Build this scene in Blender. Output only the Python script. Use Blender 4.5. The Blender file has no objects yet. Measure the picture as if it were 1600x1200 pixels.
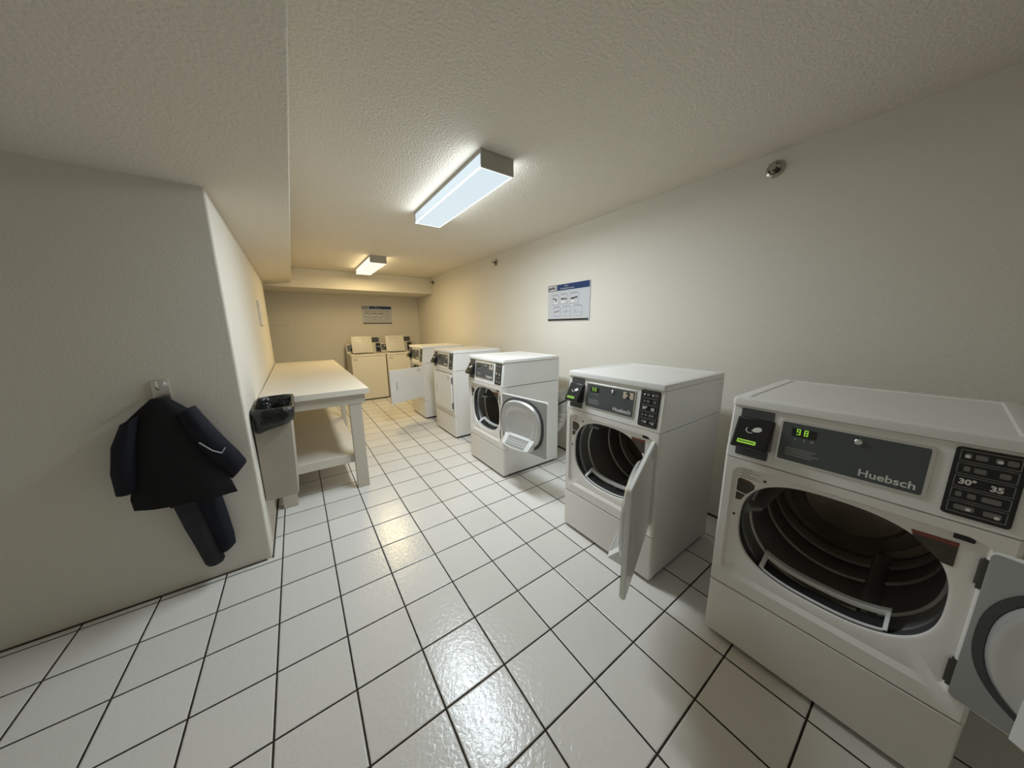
import bpy, bmesh, math, random
from mathutils import Vector, Matrix, noise
random.seed(7)
C = bpy.context.scene.collection
S = 0.27                      # one floor tile in metres; everything below is laid out in tiles
PI = math.pi

# ------------------------------------------------------------------ camera
cam_d = bpy.data.cameras.new('camera'); cam = bpy.data.objects.new('camera', cam_d); C.objects.link(cam)
yaw, pitch, roll = 0.61103, -0.18826, -0.01083
fwd = Vector((math.sin(yaw)*math.cos(pitch), math.cos(yaw)*math.cos(pitch), math.sin(pitch)))
rt = Vector((math.cos(yaw), -math.sin(yaw), 0)); up = rt.cross(fwd)
r2 = rt*math.cos(roll) + up*math.sin(roll); u2 = up*math.cos(roll) - rt*math.sin(roll)
M = Matrix((r2, u2, -fwd)).transposed().to_4x4()
M.translation = Vector((0.85416, -10.36487, 5.36637))*S
cam.matrix_world = M
cam_d.sensor_width = 36; cam_d.sensor_fit = 'HORIZONTAL'; cam_d.lens = 36*476.4/1600
cam_d.clip_start = 0.02; cam_d.clip_end = 60
bpy.context.scene.camera = cam

# ------------------------------------------------------------------ world, exposure
w = bpy.data.worlds.new('world'); bpy.context.scene.world = w; w.use_nodes = True
w.node_tree.nodes['Background'].inputs[0].default_value = (1, 0.95, 0.88, 1)
w.node_tree.nodes['Background'].inputs[1].default_value = 0.0
vs = bpy.context.scene.view_settings
vs.view_transform = 'Standard'; vs.look = 'None'; vs.gamma = 1; vs.use_curve_mapping = False
vs.exposure = 1.95
LENS = 0.22                              # how bright the lit lenses look
LAMP_COOL, LAMP_WARM = 11.8, 8.3         # tubes' radiance, sent out through the lens by area lamps
COL_COOL, COL_WARM = (0.85, 0.95, 1.03), (1.0, 0.78, 0.40)

# ------------------------------------------------------------------ materials
def nt(name):
    m = bpy.data.materials.new(name); m.use_nodes = True
    return m, m.node_tree.nodes, m.node_tree.links
def mat(name, col, rough=0.5, metal=0.0, spec=0.5, bump=0.0, bscale=40.0, bdetail=3.0, var=0.0, vscale=3.0, bdist=0.01, coat=0.0):
    m, n, l = nt(name); b = n['Principled BSDF']
    b.inputs['Base Color'].default_value = (*col, 1); b.inputs['Roughness'].default_value = rough
    b.inputs['Metallic'].default_value = metal; b.inputs['Specular IOR Level'].default_value = spec
    b.inputs['Coat Weight'].default_value = coat
    tc = n.new('ShaderNodeTexCoord')
    if bump:
        t = n.new('ShaderNodeTexNoise'); t.inputs['Scale'].default_value = bscale; t.inputs['Detail'].default_value = bdetail
        l.new(tc.outputs['Object'], t.inputs['Vector'])
        bp = n.new('ShaderNodeBump'); bp.inputs['Strength'].default_value = bump; bp.inputs['Distance'].default_value = bdist
        l.new(t.outputs['Fac'], bp.inputs['Height']); l.new(bp.outputs['Normal'], b.inputs['Normal'])
    if var:
        t = n.new('ShaderNodeTexNoise'); t.inputs['Scale'].default_value = vscale; t.inputs['Detail'].default_value = 4
        l.new(tc.outputs['Object'], t.inputs['Vector'])
        r = n.new('ShaderNodeMapRange'); r.inputs['From Min'].default_value = .3; r.inputs['From Max'].default_value = .7
        r.inputs['To Min'].default_value = 1-var; r.inputs['To Max'].default_value = 1+var
        l.new(t.outputs['Fac'], r.inputs['Value'])
        mx = n.new('ShaderNodeVectorMath'); mx.operation = 'SCALE'; mx.inputs[0].default_value = col
        l.new(r.outputs['Result'], mx.inputs['Scale']); l.new(mx.outputs['Vector'], b.inputs['Base Color'])
    return m
def emis(name, col, strength, base=(0.8, 0.8, 0.8)):
    m, n, l = nt(name); b = n['Principled BSDF']
    b.inputs['Base Color'].default_value = (*base, 1); b.inputs['Roughness'].default_value = .4
    b.inputs['Emission Color'].default_value = (*col, 1); b.inputs['Emission Strength'].default_value = strength
    return m
def floor_mat():
    m, n, l = nt('white_tile_floor'); b = n['Principled BSDF']
    tc = n.new('ShaderNodeTexCoord'); sc = n.new('ShaderNodeVectorMath'); sc.operation = 'SCALE'; sc.inputs['Scale'].default_value = 1/S
    l.new(tc.outputs['Object'], sc.inputs[0])
    wob = n.new('ShaderNodeTexNoise'); wob.inputs['Scale'].default_value = 9; l.new(sc.outputs[0], wob.inputs['Vector'])
    sp = n.new('ShaderNodeSeparateXYZ'); l.new(sc.outputs[0], sp.inputs[0])
    ds = []
    for ax in 'XY':
        a = n.new('ShaderNodeMath'); a.operation = 'PINGPONG'; a.inputs[1].default_value = 0.5
        l.new(sp.outputs[ax], a.inputs[0]); ds.append(a)
    mn = n.new('ShaderNodeMath'); mn.operation = 'MINIMUM'; l.new(ds[0].outputs[0], mn.inputs[0]); l.new(ds[1].outputs[0], mn.inputs[1])
    wb = n.new('ShaderNodeMath'); wb.operation = 'MULTIPLY_ADD'; wb.inputs[1].default_value = 0.006; l.new(wob.outputs['Fac'], wb.inputs[0]); l.new(mn.outputs[0], wb.inputs[2])
    g = n.new('ShaderNodeMapRange'); g.interpolation_type = 'SMOOTHSTEP'
    g.inputs['From Min'].default_value = 0.0135; g.inputs['From Max'].default_value = 0.0185
    l.new(wb.outputs[0], g.inputs['Value'])
    fl = n.new('ShaderNodeVectorMath'); fl.operation = 'FLOOR'; l.new(sc.outputs[0], fl.inputs[0])
    wn = n.new('ShaderNodeTexWhiteNoise'); l.new(fl.outputs[0], wn.inputs['Vector'])
    cr = n.new('ShaderNodeMix'); cr.data_type = 'RGBA'
    cr.inputs['A'].default_value = (0.76, 0.735, 0.685, 1); cr.inputs['B'].default_value = (0.82, 0.795, 0.75, 1)
    l.new(wn.outputs['Value'], cr.inputs['Factor'])
    mx = n.new('ShaderNodeMix'); mx.data_type = 'RGBA'; mx.inputs['A'].default_value = (0.022, 0.014, 0.008, 1)
    l.new(cr.outputs['Result'], mx.inputs['B']); l.new(g.outputs['Result'], mx.inputs['Factor']); l.new(mx.outputs['Result'], b.inputs['Base Color'])
    ro = n.new('ShaderNodeMapRange'); ro.inputs['To Min'].default_value = 0.85; ro.inputs['To Max'].default_value = 0.19; b.inputs['Specular IOR Level'].default_value = 0.45
    l.new(g.outputs['Result'], ro.inputs['Value']); l.new(ro.outputs['Result'], b.inputs['Roughness'])
    # glaze ripples, a little different on every tile, plus the sunk grout
    off = n.new('ShaderNodeVectorMath'); off.operation = 'MULTIPLY_ADD'; off.inputs[1].default_value = (7, 7, 7)
    l.new(wn.outputs['Color'], off.inputs[0]); l.new(sc.outputs[0], off.inputs[2])
    n1 = n.new('ShaderNodeTexNoise'); n1.inputs['Scale'].default_value = 15; n1.inputs['Detail'].default_value = 3; n1.inputs['Distortion'].default_value = .6
    l.new(off.outputs[0], n1.inputs['Vector'])
    b1 = n.new('ShaderNodeBump'); b1.inputs['Strength'].default_value = 0.42; b1.inputs['Distance'].default_value = 0.0028
    l.new(n1.outputs['Fac'], b1.inputs['Height'])
    b2 = n.new('ShaderNodeBump'); b2.inputs['Strength'].default_value = 0.6; b2.inputs['Distance'].default_value = 0.003
    g2 = n.new('ShaderNodeMapRange'); g2.interpolation_type = 'SMOOTHSTEP'; g2.inputs['From Min'].default_value = 0.008; g2.inputs['From Max'].default_value = 0.03
    l.new(mn.outputs[0], g2.inputs['Value'])
    l.new(g2.outputs['Result'], b2.inputs['Height']); l.new(b1.outputs['Normal'], b2.inputs['Normal']); l.new(b2.outputs['Normal'], b.inputs['Normal'])
    return m
def grille_mat(name, a, c, scale):
    m, n, l = nt(name); b = n['Principled BSDF']; b.inputs['Roughness'].default_value = .5
    tc = n.new('ShaderNodeTexCoord'); v = n.new('ShaderNodeTexVoronoi'); v.inputs['Scale'].default_value = scale; v.inputs['Randomness'].default_value = 0
    l.new(tc.outputs['Object'], v.inputs['Vector'])
    r = n.new('ShaderNodeMapRange'); r.inputs['From Min'].default_value = .33; r.inputs['From Max'].default_value = .42; l.new(v.outputs['Distance'], r.inputs['Value'])
    mx = n.new('ShaderNodeMix'); mx.data_type = 'RGBA'; mx.inputs['A'].default_value = (*c, 1); mx.inputs['B'].default_value = (*a, 1)
    l.new(r.outputs['Result'], mx.inputs['Factor']); l.new(mx.outputs['Result'], b.inputs['Base Color'])
    return m

M_FLOOR = floor_mat()
M_WALL = mat('cream_wall_paint', (0.755, 0.715, 0.63), .75, bump=.35, bscale=95, bdist=.004, spec=.25)
M_CEIL = mat('stippled_ceiling_paint', (0.76, 0.70, 0.60), .8, bump=.9, bscale=75, bdist=.007, spec=.25, bdetail=2)
M_BASE = mat('dark_floor_joint', (0.05, 0.035, 0.02), .8, var=.2)
M_ENAMEL = mat('white_enamel', (0.87, 0.86, 0.825), .28, var=.015, vscale=2, coat=.2)
M_ENAMEL_F = mat('white_enamel_front', (0.87, 0.83, 0.775), .33, var=.02, vscale=2)
M_CREAM = mat('cream_enamel', (0.78, 0.74, 0.64), .35, var=.02, vscale=2)
M_DARKGAP = mat('dark_gap', (0.015, 0.015, 0.014), .8, var=.1)
M_SEAM = mat('seam_shade_fill', (0.12, 0.11, 0.1), .8, var=.1)  # dark colour stands in for the shade inside the panel seams
M_GREY = mat('charcoal_plastic', (0.07, 0.075, 0.078), .42, bump=.1, bscale=300)
M_DISP = mat('slate_display_face', (0.085, 0.095, 0.10), .35, var=.03)
M_BLACK = mat('black_plastic', (0.010, 0.010, 0.012), .28, var=.1)
M_KEY = mat('black_keypad', (0.012, 0.012, 0.012), .25, var=.1)
M_KEYLINE = mat('grey_keypad_print', (0.17, 0.165, 0.155), .5, var=.1)
M_WHITEPR = mat('white_print', (0.75, 0.74, 0.70), .5, var=.02)
M_SILVER = mat('silver_trim', (0.72, 0.72, 0.70), .3, metal=.9, bump=.05, bscale=200)
M_STEEL = mat('dark_drum_steel', (0.34, 0.34, 0.33), .38, metal=.45, var=.1, vscale=6, bump=.05, bscale=120)
M_STEEL_L = mat('light_drum_ring', (0.45, 0.43, 0.40), .4, metal=.8, var=.1)
M_BACK = mat('drum_back_steel', (0.48, 0.40, 0.32), .35, metal=.85, var=.15, vscale=9)
M_INNER = mat('grey_inner_door_metal', (0.36, 0.36, 0.345), .35, metal=.35, var=.05)
M_INNERL = mat('light_door_bulge_metal', (0.60, 0.60, 0.58), .3, metal=.4, var=.05)
M_GASKET = mat('dark_felt_gasket', (0.06, 0.058, 0.055), .9, bump=.3, bscale=300)
M_WPLASTIC = mat('white_plastic', (0.80, 0.80, 0.77), .4, var=.02)
M_GRILLE = grille_mat('lint_grille', (0.33, 0.33, 0.31), (0.72, 0.72, 0.69), 75)
M_PANELDK = mat('dark_hinge_steel', (0.09, 0.088, 0.08), .5, metal=.5, var=.2)
M_GREEN = emis('green_lcd', (0.36, 0.75, 0.06), 0.16, (0.1, 0.2, 0.02))
M_LCD_OFF = mat('unlit_lcd', (0.03, 0.045, 0.02), .25, var=.05)
M_DIGIT_OFF = mat('unlit_digit', (0.16, 0.17, 0.12), .4, var=.05)
M_LCDTXT = mat('lcd_dark_digits', (0.12, 0.2, 0.02), .5, var=.05)
M_STICKER = mat('beige_number_sticker', (0.62, 0.53, 0.43), .5, var=.04)
M_INK = mat('black_ink', (0.01, 0.01, 0.01), .5, var=.05)
M_WARN = mat('brown_warning_sticker', (0.055, 0.042, 0.03), .45, var=.25, vscale=30)
M_WARNRED = mat('red_warning_strip', (0.20, 0.05, 0.03), .45, var=.15)
M_GREYTXT = mat('grey_print', (0.33, 0.32, 0.30), .6, var=.1)
M_TABLE = mat('off_white_laminate', (0.72, 0.67, 0.57), .42, var=.02, vscale=1.5)
M_TWOOD = mat('painted_table_wood', (0.60, 0.545, 0.45), .55, var=.03, bump=.1, bscale=60)
M_BIN = mat('greige_bin_plastic', (0.46, 0.415, 0.345), .6, var=.04, bump=.1, bscale=90)
M_BAG = mat('black_bin_liner', (0.008, 0.008, 0.008), .22, bump=.8, bscale=18, bdist=.03, bdetail=5)
M_NAVY = mat('navy_cloth', (0.0045, 0.006, 0.014), .85, bump=.3, bscale=200, var=.2)
M_BLKCLOTH = mat('black_cloth', (0.003, 0.003, 0.004), .9, bump=.3, bscale=200, var=.2)
M_GREYCLOTH = mat('grey_cloth', (0.03, 0.03, 0.036), .9, bump=.3, bscale=200, var=.2)
M_PIPING = mat('pale_piping', (0.42, 0.43, 0.45), .7, var=.1)
M_BOARD = mat('sign_board_white', (0.56, 0.57, 0.59), .35, var=.01)
M_BLUE = mat('sign_blue', (0.007, 0.038, 0.135), .35, var=.04)
M_SIGNBLK = mat('sign_black', (0.02, 0.02, 0.018), .4, var=.05)
M_SIGNGREY = mat('sign_grey_line', (0.26, 0.27, 0.29), .5, var=.05)
M_SIGNYEL = mat('sign_yellow', (0.55, 0.50, 0.10), .5, var=.05)
M_SIGNVIO = mat('sign_violet_line', (0.22, 0.20, 0.42), .5, var=.05)
M_FOIL = mat('foil_duct', (0.62, 0.62, 0.60), .35, metal=.6, bump=.6, bscale=60, bdist=.004)
M_FIXT = mat('fixture_grey_metal', (0.46, 0.44, 0.39), .5, var=.02)
M_CHROME = mat('chrome', (0.42, 0.40, 0.37), .2, metal=1, var=.1)
M_LENS_C = emis('cool_lit_lens', (0.74, 0.90, 1.0), LENS*.9, (.25, .25, .25))
M_LENS_W = emis('warm_lit_lens', (1.0, 0.96, 0.80), LENS*1.12, (.25, .25, .25))
M_EDGE_C = emis('cool_lens_edge', (0.9, 1.0, 1.0), LENS*1.5)
M_EDGE_W = emis('warm_lens_edge', (1, .97, .72), LENS*1.4)

# ------------------------------------------------------------------ mesh builder (coordinates in tiles)
class MB:
    def __init__(s): s.v = []; s.f = []
    def add(s, vs_, fs):
        o = len(s.v); s.v += [tuple(q) for q in vs_]; s.f += [tuple(i+o for i in f) for f in fs]; return s
    def box(s, x0, y0, z0, x1, y1, z1):
        return s.add([(x0,y0,z0),(x1,y0,z0),(x1,y1,z0),(x0,y1,z0),(x0,y0,z1),(x1,y0,z1),(x1,y1,z1),(x0,y1,z1)],
                     [(0,3,2,1),(4,5,6,7),(0,1,5,4),(1,2,6,5),(2,3,7,6),(3,0,4,7)])
    def prism(s, pts, axis, a, b):
        """pts: outline in the two other axes (order x,y,z without axis)"""
        n = len(pts)
        def mk(p, t): q = list(p); q.insert(axis, t); return q
        return s.add([mk(p, a) for p in pts]+[mk(p, b) for p in pts],
                     [tuple(range(n))[::-1], tuple(range(n, 2*n))]+[(i, (i+1) % n, n+(i+1) % n, n+i) for i in range(n)])
    def loops(s, L, closed=True, cap0=False, cap1=False):
        n = len(L[0]); vs_ = [q for lp in L for q in lp]; fs = []
        for k in range(len(L)-1):
            for i in range(n if closed else n-1):
                j = (i+1) % n; fs.append((k*n+i, k*n+j, (k+1)*n+j, (k+1)*n+i))
        if cap0: fs.append(tuple(range(n))[::-1])
        if cap1: fs.append(tuple((len(L)-1)*n+i for i in range(n)))
        return s.add(vs_, fs)
    def tube(s, path, r, n=10, cap=True, rfun=None):
        P = [Vector(q) for q in path]; L = []; prev = None
        for i, q in enumerate(P):
            t = (P[min(i+1, len(P)-1)]-P[max(i-1, 0)]).normalized()
            a = prev if prev is not None else (Vector((0, 0, 1)) if abs(t.z) < .9 else Vector((1, 0, 0)))
            a = (a - t*a.dot(t)).normalized(); prev = a; b = t.cross(a)
            rr = rfun(i) if rfun else r
            L.append([q+(a*math.cos(k*2*PI/n)+b*math.sin(k*2*PI/n))*rr for k in range(n)])
        return s.loops(L, True, cap, cap)
    def cyl(s, c, axis, r, a, b, n=24):
        L = []
        for t in (a, b):
            lp = []
            for k in range(n):
                q = [c[0]+r*math.cos(k*2*PI/n), c[1]+r*math.sin(k*2*PI/n)]; q.insert(axis, t); lp.append(q)
            L.append(lp)
        return s.loops(L, True, True, True)
    def build(s, name, m, parent=None, bevel=0, seg=2, smooth=35, loc=None, recalc=True):
        me = bpy.data.meshes.new(name); me.from_pydata([(x*S, y*S, z*S) for x, y, z in s.v], [], s.f)
        if recalc:
            bm = bmesh.new(); bm.from_mesh(me); bmesh.ops.recalc_face_normals(bm, faces=bm.faces); bm.to_mesh(me); bm.free()
        me.materials.append(m)
        o = bpy.data.objects.new(name, me); C.objects.link(o)
        if smooth:
            for p in me.polygons: p.use_smooth = True
            me.set_sharp_from_angle(angle=math.radians(smooth))
        if bevel:
            md = o.modifiers.new('bevel', 'BEVEL'); md.width = bevel*S; md.segments = seg; md.limit_method = 'ANGLE'; md.angle_limit = math.radians(40)
        if parent: o.parent = parent
        if loc: o.location = Vector(loc)*S
        return o
def tag(o, label, cat, group=None):
    o['label'] = label; o['category'] = cat
    if group: o['group'] = group
    return o
def struct(o): o['kind'] = 'structure'; return o
def empty(name, loc, rz=0):
    o = bpy.data.objects.new(name, None); C.objects.link(o); o.location = Vector(loc)*S; o.rotation_euler = (0, 0, rz); o.empty_display_size = .1
    return o
def dup(root, loc, rz):
    r = root.copy(); C.objects.link(r); r.location = Vector(loc)*S; r.rotation_euler = (0, 0, rz); out = {}
    for ch in list(root.children):
        c = ch.copy(); C.objects.link(c); c.parent = r; c.matrix_parent_inverse = ch.matrix_parent_inverse; out.setdefault(ch.name.split('.')[0], []).append(c)
        for g in list(ch.children):
            d = g.copy(); C.objects.link(d); d.parent = c; d.matrix_parent_inverse = g.matrix_parent_inverse; out.setdefault(g.name.split('.')[0], []).append(d)
    return r, out
def text(name, body, size, m, parent, origin, xdir, zdir, align='LEFT', ext=0.004, bold=0.0, sx=1.0):
    """raised lettering; origin in tiles, xdir reading direction, zdir up"""
    cu = bpy.data.curves.new(name, 'FONT'); cu.body = body; cu.size = size*S; cu.extrude = ext*S; cu.offset = bold*S; cu.resolution_u = 6; cu.align_x = align
    cu.materials.append(m); o = bpy.data.objects.new(name, cu); C.objects.link(o)
    X = Vector(xdir).normalized(); Z = Vector(zdir).normalized(); N = X.cross(Z)
    mm = Matrix((X*sx, Z, N)).transposed().to_4x4(); mm.translation = Vector(origin)*S
    me = bpy.data.meshes.new_from_object(o, depsgraph=bpy.context.evaluated_depsgraph_get()); bpy.data.objects.remove(o)
    o = bpy.data.objects.new(name, me); C.objects.link(o); o.parent = parent; o.matrix_local = mm
    return o

# ------------------------------------------------------------------ room
WX, LX, CZ = 9.955, -0.195, 9.04
YB, YN, XL = 17.0, -14.0, -5.2
struct(MB().box(XL-.5, YN-.5, -.4, WX+.5, YB+.5, 0).build('floor', M_FLOOR))
struct(MB().box(XL-.5, YN-.5, CZ, WX+.5, YB+.5, CZ+.4).build('ceiling', M_CEIL))
struct(MB().box(WX, YN, 0, WX+.5, YB, CZ).build('wall_right', M_WALL))
struct(MB().box(XL, YB, 0, WX+.5, YB+.5, CZ).build('wall_back', M_WALL))
struct(MB().box(XL-.5, YN-.5, 0, WX+.5, YN, CZ).build('wall_near', M_WALL))
struct(MB().box(XL-.5, YN, 0, XL, -1.84, CZ).build('wall_left_alcove', M_WALL))
# left partition: leans a touch outwards with height, rounded plaster corner at its near end
mb = MB(); L = []
for z, dx in ((0, 0), (2.0, -.005), (4, -.025), (6.2, -.03), (CZ, -.03)):
    x = LX+dx; r = .05
    lp = [(XL-.5, -1.84, z)] + [(x-r+r*math.sin(a), -1.84+r-r*math.cos(a), z) for a in [k*PI/12 for k in range(7)]]
    lp += [(x-r+r*math.cos(a)-.08, 12.2-r+r*math.sin(a), z) for a in [k*PI/12 for k in range(7)]] + [(XL-.5, 12.2, z)]
    L.append(lp)
mb.loops(L, True, True, True); struct(mb.build('wall_left', M_WALL, smooth=25))
# soffit running along the left side, beam across the far end
mb = MB()
prof = [(XL, 8.0), (LX-.1, 8.0), (1.13, 8.12), (1.13, CZ), (XL, CZ)]
mb.prism([(x+.03, z) for x, z in prof], 1, YN, -9); mb.v = mb.v[:0]; mb.f = []
L = []
for y, dx in ((YN, .075), (13.3, -.075)):
    L.append([(XL, y, 8.0), (LX-.1, y, 8.0), (1.10+dx, y, 8.12), (1.10+dx, y, CZ), (XL, y, CZ)])
mb.loops(L, True, True, True); struct(mb.build('ceiling_soffit', M_CEIL, bevel=.02))
struct(MB().box(XL, 13.3, 7.86, WX, YB, CZ).build('ceiling_beam', M_WALL, bevel=.03))
# dark joints where the walls meet the floor
struct(MB().box(WX-.03, YN, 0, WX, YB, .05).build('baseboard_right', M_BASE))
struct(MB().box(LX, -1.84, 0, LX+.025, 12.2, .035).build('baseboard_left', M_BASE))
struct(MB().box(XL, YB-.03, 0, WX, YB, .05).build('baseboard_back', M_BASE))
struct(MB().box(XL, -1.87, 0, LX-.1, -1.84, .02).build('baseboard_alcove', M_BASE))
# painted-over access panels
tag(MB().box(-.62, YB-.05, 5.6, .72, YB, 6.6).build('access_panel', M_WALL, bevel=.02), 'painted-over flat access panel on the far wall left of the sign', 'wall panel')
tag(MB().box(LX-.08, 6.05, 5.5, LX-.0, 7.4, 6.5).build('access_panel', M_WALL, bevel=.02), 'thin painted access panel standing off the white left wall', 'wall panel')

# ------------------------------------------------------------------ ceiling lights
def light(x0, x1, y0, y1, lens, edge, col, power, label):
    t = empty('ceiling_light', ((x0+x1)/2, (y0+y1)/2, CZ)); cx, hy = (x1-x0)/2, (y1-y0)/2; h = .35
    MB().box(-cx, -hy+.03, -.07, cx, hy-.03, 0).build('mounting_tray', M_FIXT, t)
    MB().box(-cx-.012, -hy, -h-.01, cx+.012, -hy+.03, 0).build('end_cap', M_FIXT, t, bevel=.006)
    MB().box(-cx-.012, hy-.03, -h-.01, cx+.012, hy, 0).build('end_cap', M_FIXT, t, bevel=.006)
    le = MB().box(-cx+.005, -hy+.03, -h, cx-.005, hy-.03, -.07).build('lens', lens, t, bevel=.012)
    e = .013
    for sx in (-1, 1):
        MB().box(sx*(cx-.004)-e, -hy+.03, -h-.004, sx*(cx-.004)+e, hy-.03, -h+2*e).build('lens_edge', edge, le, smooth=0)
    for sy in (-1, 1):
        MB().box(-cx, sy*(hy-.045)-e, -h-.004, cx, sy*(hy-.045)+e, -h+2*e).build('lens_edge', edge, le, smooth=0)
    def lamp(loc, rot, sx, sy, f):
        ld = bpy.data.lights.new('tube_light', 'AREA'); ld.shape = 'RECTANGLE'; ld.size = sx*S; ld.size_y = sy*S; ld.color = col
        ld.energy = power*f*math.pi*sx*sy*S*S
        o = bpy.data.objects.new('tube_light', ld); C.objects.link(o); o.parent = t; o.location = Vector(loc)*S; o.rotation_euler = rot
    lamp((0, 0, -h-.012), (0, 0, 0), 2*cx-.04, 2*hy-.1, 1.0)
    for s_ in (-1, 1): lamp((s_*(cx+.014), 0, -.255), (0, -s_*PI/2, 0), .17, 2*hy-.1, .20)
    return tag(t, label, 'ceiling light', 'wraparound ceiling lights')
light(4.50, 5.32, -4.13, .26, M_LENS_C, M_EDGE_C, COL_COOL, LAMP_COOL, 'bluish white fluorescent wraparound light nearer the camera on the stippled ceiling')
light(4.48, 5.28, 7.45, 11.85, M_LENS_W, M_EDGE_W, COL_WARM, LAMP_WARM, 'warm yellow fluorescent wraparound light near the far ceiling beam')

# sprinklers on the right wall
def sprinkler(y, z, label):
    t = empty('fire_sprinkler', (WX, y, z))
    L = []
    for r, x in ((.17, 0), (.165, -.03), (.12, -.045), (.10, -.01), (.07, -.005)):
        L.append([(x, r*math.cos(a), r*math.sin(a)) for a in [k*2*PI/28 for k in range(28)]])
    MB().loops(L, True, True, True).build('escutcheon', M_CHROME, t)
    MB().tube([(0, 0, 0), (-.12, 0, 0)], .045, 14).build('nozzle', M_PANELDK, t)
    mb = MB()
    for s in (-1, 1): mb.tube([(-.10, s*.03, 0), (-.15, s*.055, 0), (-.2, s*.03, 0)], .012, 8)
    mb.build('frame_arm', M_CHROME, t)
    MB().box(-.215, -.06, -.06, -.2, .06, .07).build('deflector', M_CHROME, t, bevel=.004)
    tag(t, label, 'fire sprinkler', 'sidewall sprinklers on the right wall')
sprinkler(-7.60, 8.70, 'chrome sidewall sprinkler with round plate nearest the camera, high on right wall')
sprinkler(3.97, 8.66, 'small sidewall sprinkler on the right wall between the two ceiling lights')
sprinkler(12.95, 8.68, 'small sidewall sprinkler in the far corner beside the ceiling beam')

# ------------------------------------------------------------------ instruction signs
def sign(name, parent_loc, W_, H_, rz, layout, label, t1, t2):
    """board local: x right, z up, front towards -y"""
    t = empty(name, parent_loc, rz)
    MB().box(0, -.03, 0, W_, 0, H_).build('board', M_BOARD, t, bevel=.01)
    X, Z = (1, 0, 0), (0, 0, 1)
    def rect(nm, u0, v0, u1, v1, m, d=.006, par=None):
        return MB().box(u0*W_, -.03-d, H_*(1-v1), u1*W_, -.03, H_*(1-v0)).build(nm, m, t, smooth=0)
    rect('header', .245, .005, .99, .165, M_BLUE); rect('logo_panel', .0, .005, .235, .165, M_SIGNBLK)
    rect('logo_panel', .012, .02, .225, .15, M_BOARD, .010)
    text('logo_lettering', 'sparkle', .115*H_, M_SIGNBLK, t, (.022*W_, -.042, H_*(1-.115)), X, Z, bold=.004, sx=.2*W_/(.40*H_)*1.02)
    text('title_lettering', t1, .055*H_, M_BOARD, t, (.47*W_, -.038, H_*(1-.07)), X, Z, 'CENTER')
    text('title_lettering', t2, .058*H_, M_BOARD, t, (.49*W_, -.038, H_*(1-.135)), X, Z, 'CENTER')
    rect('footer', .0, .935, .98, .985, M_SIGNBLK)
    for n_, (u0, v0, u1, v1, kind) in enumerate(layout):
        mb = MB(); ic = MB(); wh = MB(); ye = MB()
        a, b_, c, d = u0*W_, u1*W_, H_*(1-v1), H_*(1-v0); q = .014; w_, h_ = b_-a, d-c
        mb.prism([(a, c), (b_, c), (b_, d), (a, d)], 1, -.0335, -.03)
        fr = mb.build('pictogram', M_SIGNVIO if n_ == 3 and len(layout) == 6 else M_SIGNGREY, t, smooth=0)
        MB().box(a+q, -.035, c+q, b_-q, -.033, d-q).build('pictogram_field', M_BOARD, fr, smooth=0)
        MB().box(a+.02, -.034, d+.025, b_-.06, -.03, d+.045).build('caption_line', M_SIGNGREY, t, smooth=0)
        if kind == 0:
            pts = [(.12, .62), (.3, .6), (.52, .6), (.52, .36), (.64, .36), (.64, .68), (.3, .68), (.3, .74), (.12, .74)]
            wh.box(a+.3*w_, -.037, c+.1*h_, a+.8*w_, -.035, c+.24*h_)
        elif kind == 1:
            pts = [(.12, .48), (.42, .48), (.42, .52), (.85, .47), (.85, .62), (.42, .60), (.42, .64), (.12, .64)]; wh.box(a+.1*w_, -.037, c+.14*h_, a+.55*w_, -.035, c+.34*h_)
        elif kind == 2:
            pts = [(.1, .44), (.5, .44), (.5, .50), (.85, .52), (.85, .68), (.55, .62), (.1, .58)]; wh.box(a+.1*w_, -.037, c+.12*h_, a+.5*w_, -.035, c+.32*h_)
        elif kind == 4: pts = [(.08, .32), (.92, .32), (.92, .34), (.82, .34), (.82, .50), (.7, .34), (.5, .34), (.5, .7), (.45, .7), (.45, .34), (.28, .34), (.28, .72), (.22, .72), (.22, .34), (.08, .34)]
        elif kind == 5: pts = [(.1, .50), (.4, .50), (.4, .3), (.47, .3), (.47, .50), (.9, .50), (.9, .54), (.47, .54), (.47, .75), (.4, .75), (.4, .54), (.1, .54)]
        if kind == 4 and n_ == 3 and len(layout) == 6:
            for k in range(3): MB().box(a+(.16+.22*k)*w_, -.037, c+.42*h_, a+(.30+.22*k)*w_, -.035, c+.68*h_).build('yellow_symbol', M_SIGNYEL, fr, smooth=0)
        else: ic.prism([(a+x*w_, c+z*h_) for x, z in pts], 1, -.037, -.035).build('icon', M_SIGNBLK if kind < 3 else M_SIGNGREY, fr, smooth=0)
        if wh.v: wh.build('icon_highlight', M_WHITEPR, fr, smooth=0)
    tag(t, label, 'sign')
    return t
# on the right wall the board's front faces -x: local x -> world -y
lay1 = [(.11,.29,.29,.545,0), (.325,.28,.51,.54,1), (.56,.275,.76,.54,2), (.153,.62,.33,.87,3), (.39,.615,.586,.87,5), (.643,.61,.847,.87,4)]
s1 = sign('instruction_sign', (WX-.0, -.19, 5.54), 2.30, 1.46, -PI/2, lay1, 'blue and white dryer instruction sign on the right wall above the dryers', 'Dryer', 'Operating Instructions')
lay2 = [(.08+.225*k, .30, .27+.225*k, .57, (0, 1, 2, 5)[k]) for k in range(4)] + [(.08+.225*k, .64, .27+.225*k, .90, (4, 5, 4, 5)[k]) for k in range(4)]
s2 = sign('instruction_sign', (5.46, YB, 5.64), 2.26, 1.42, 0, lay2, 'blue and white washer instruction sign on the far wall above the washers', 'Washer', 'Operating Instructions')

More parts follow.
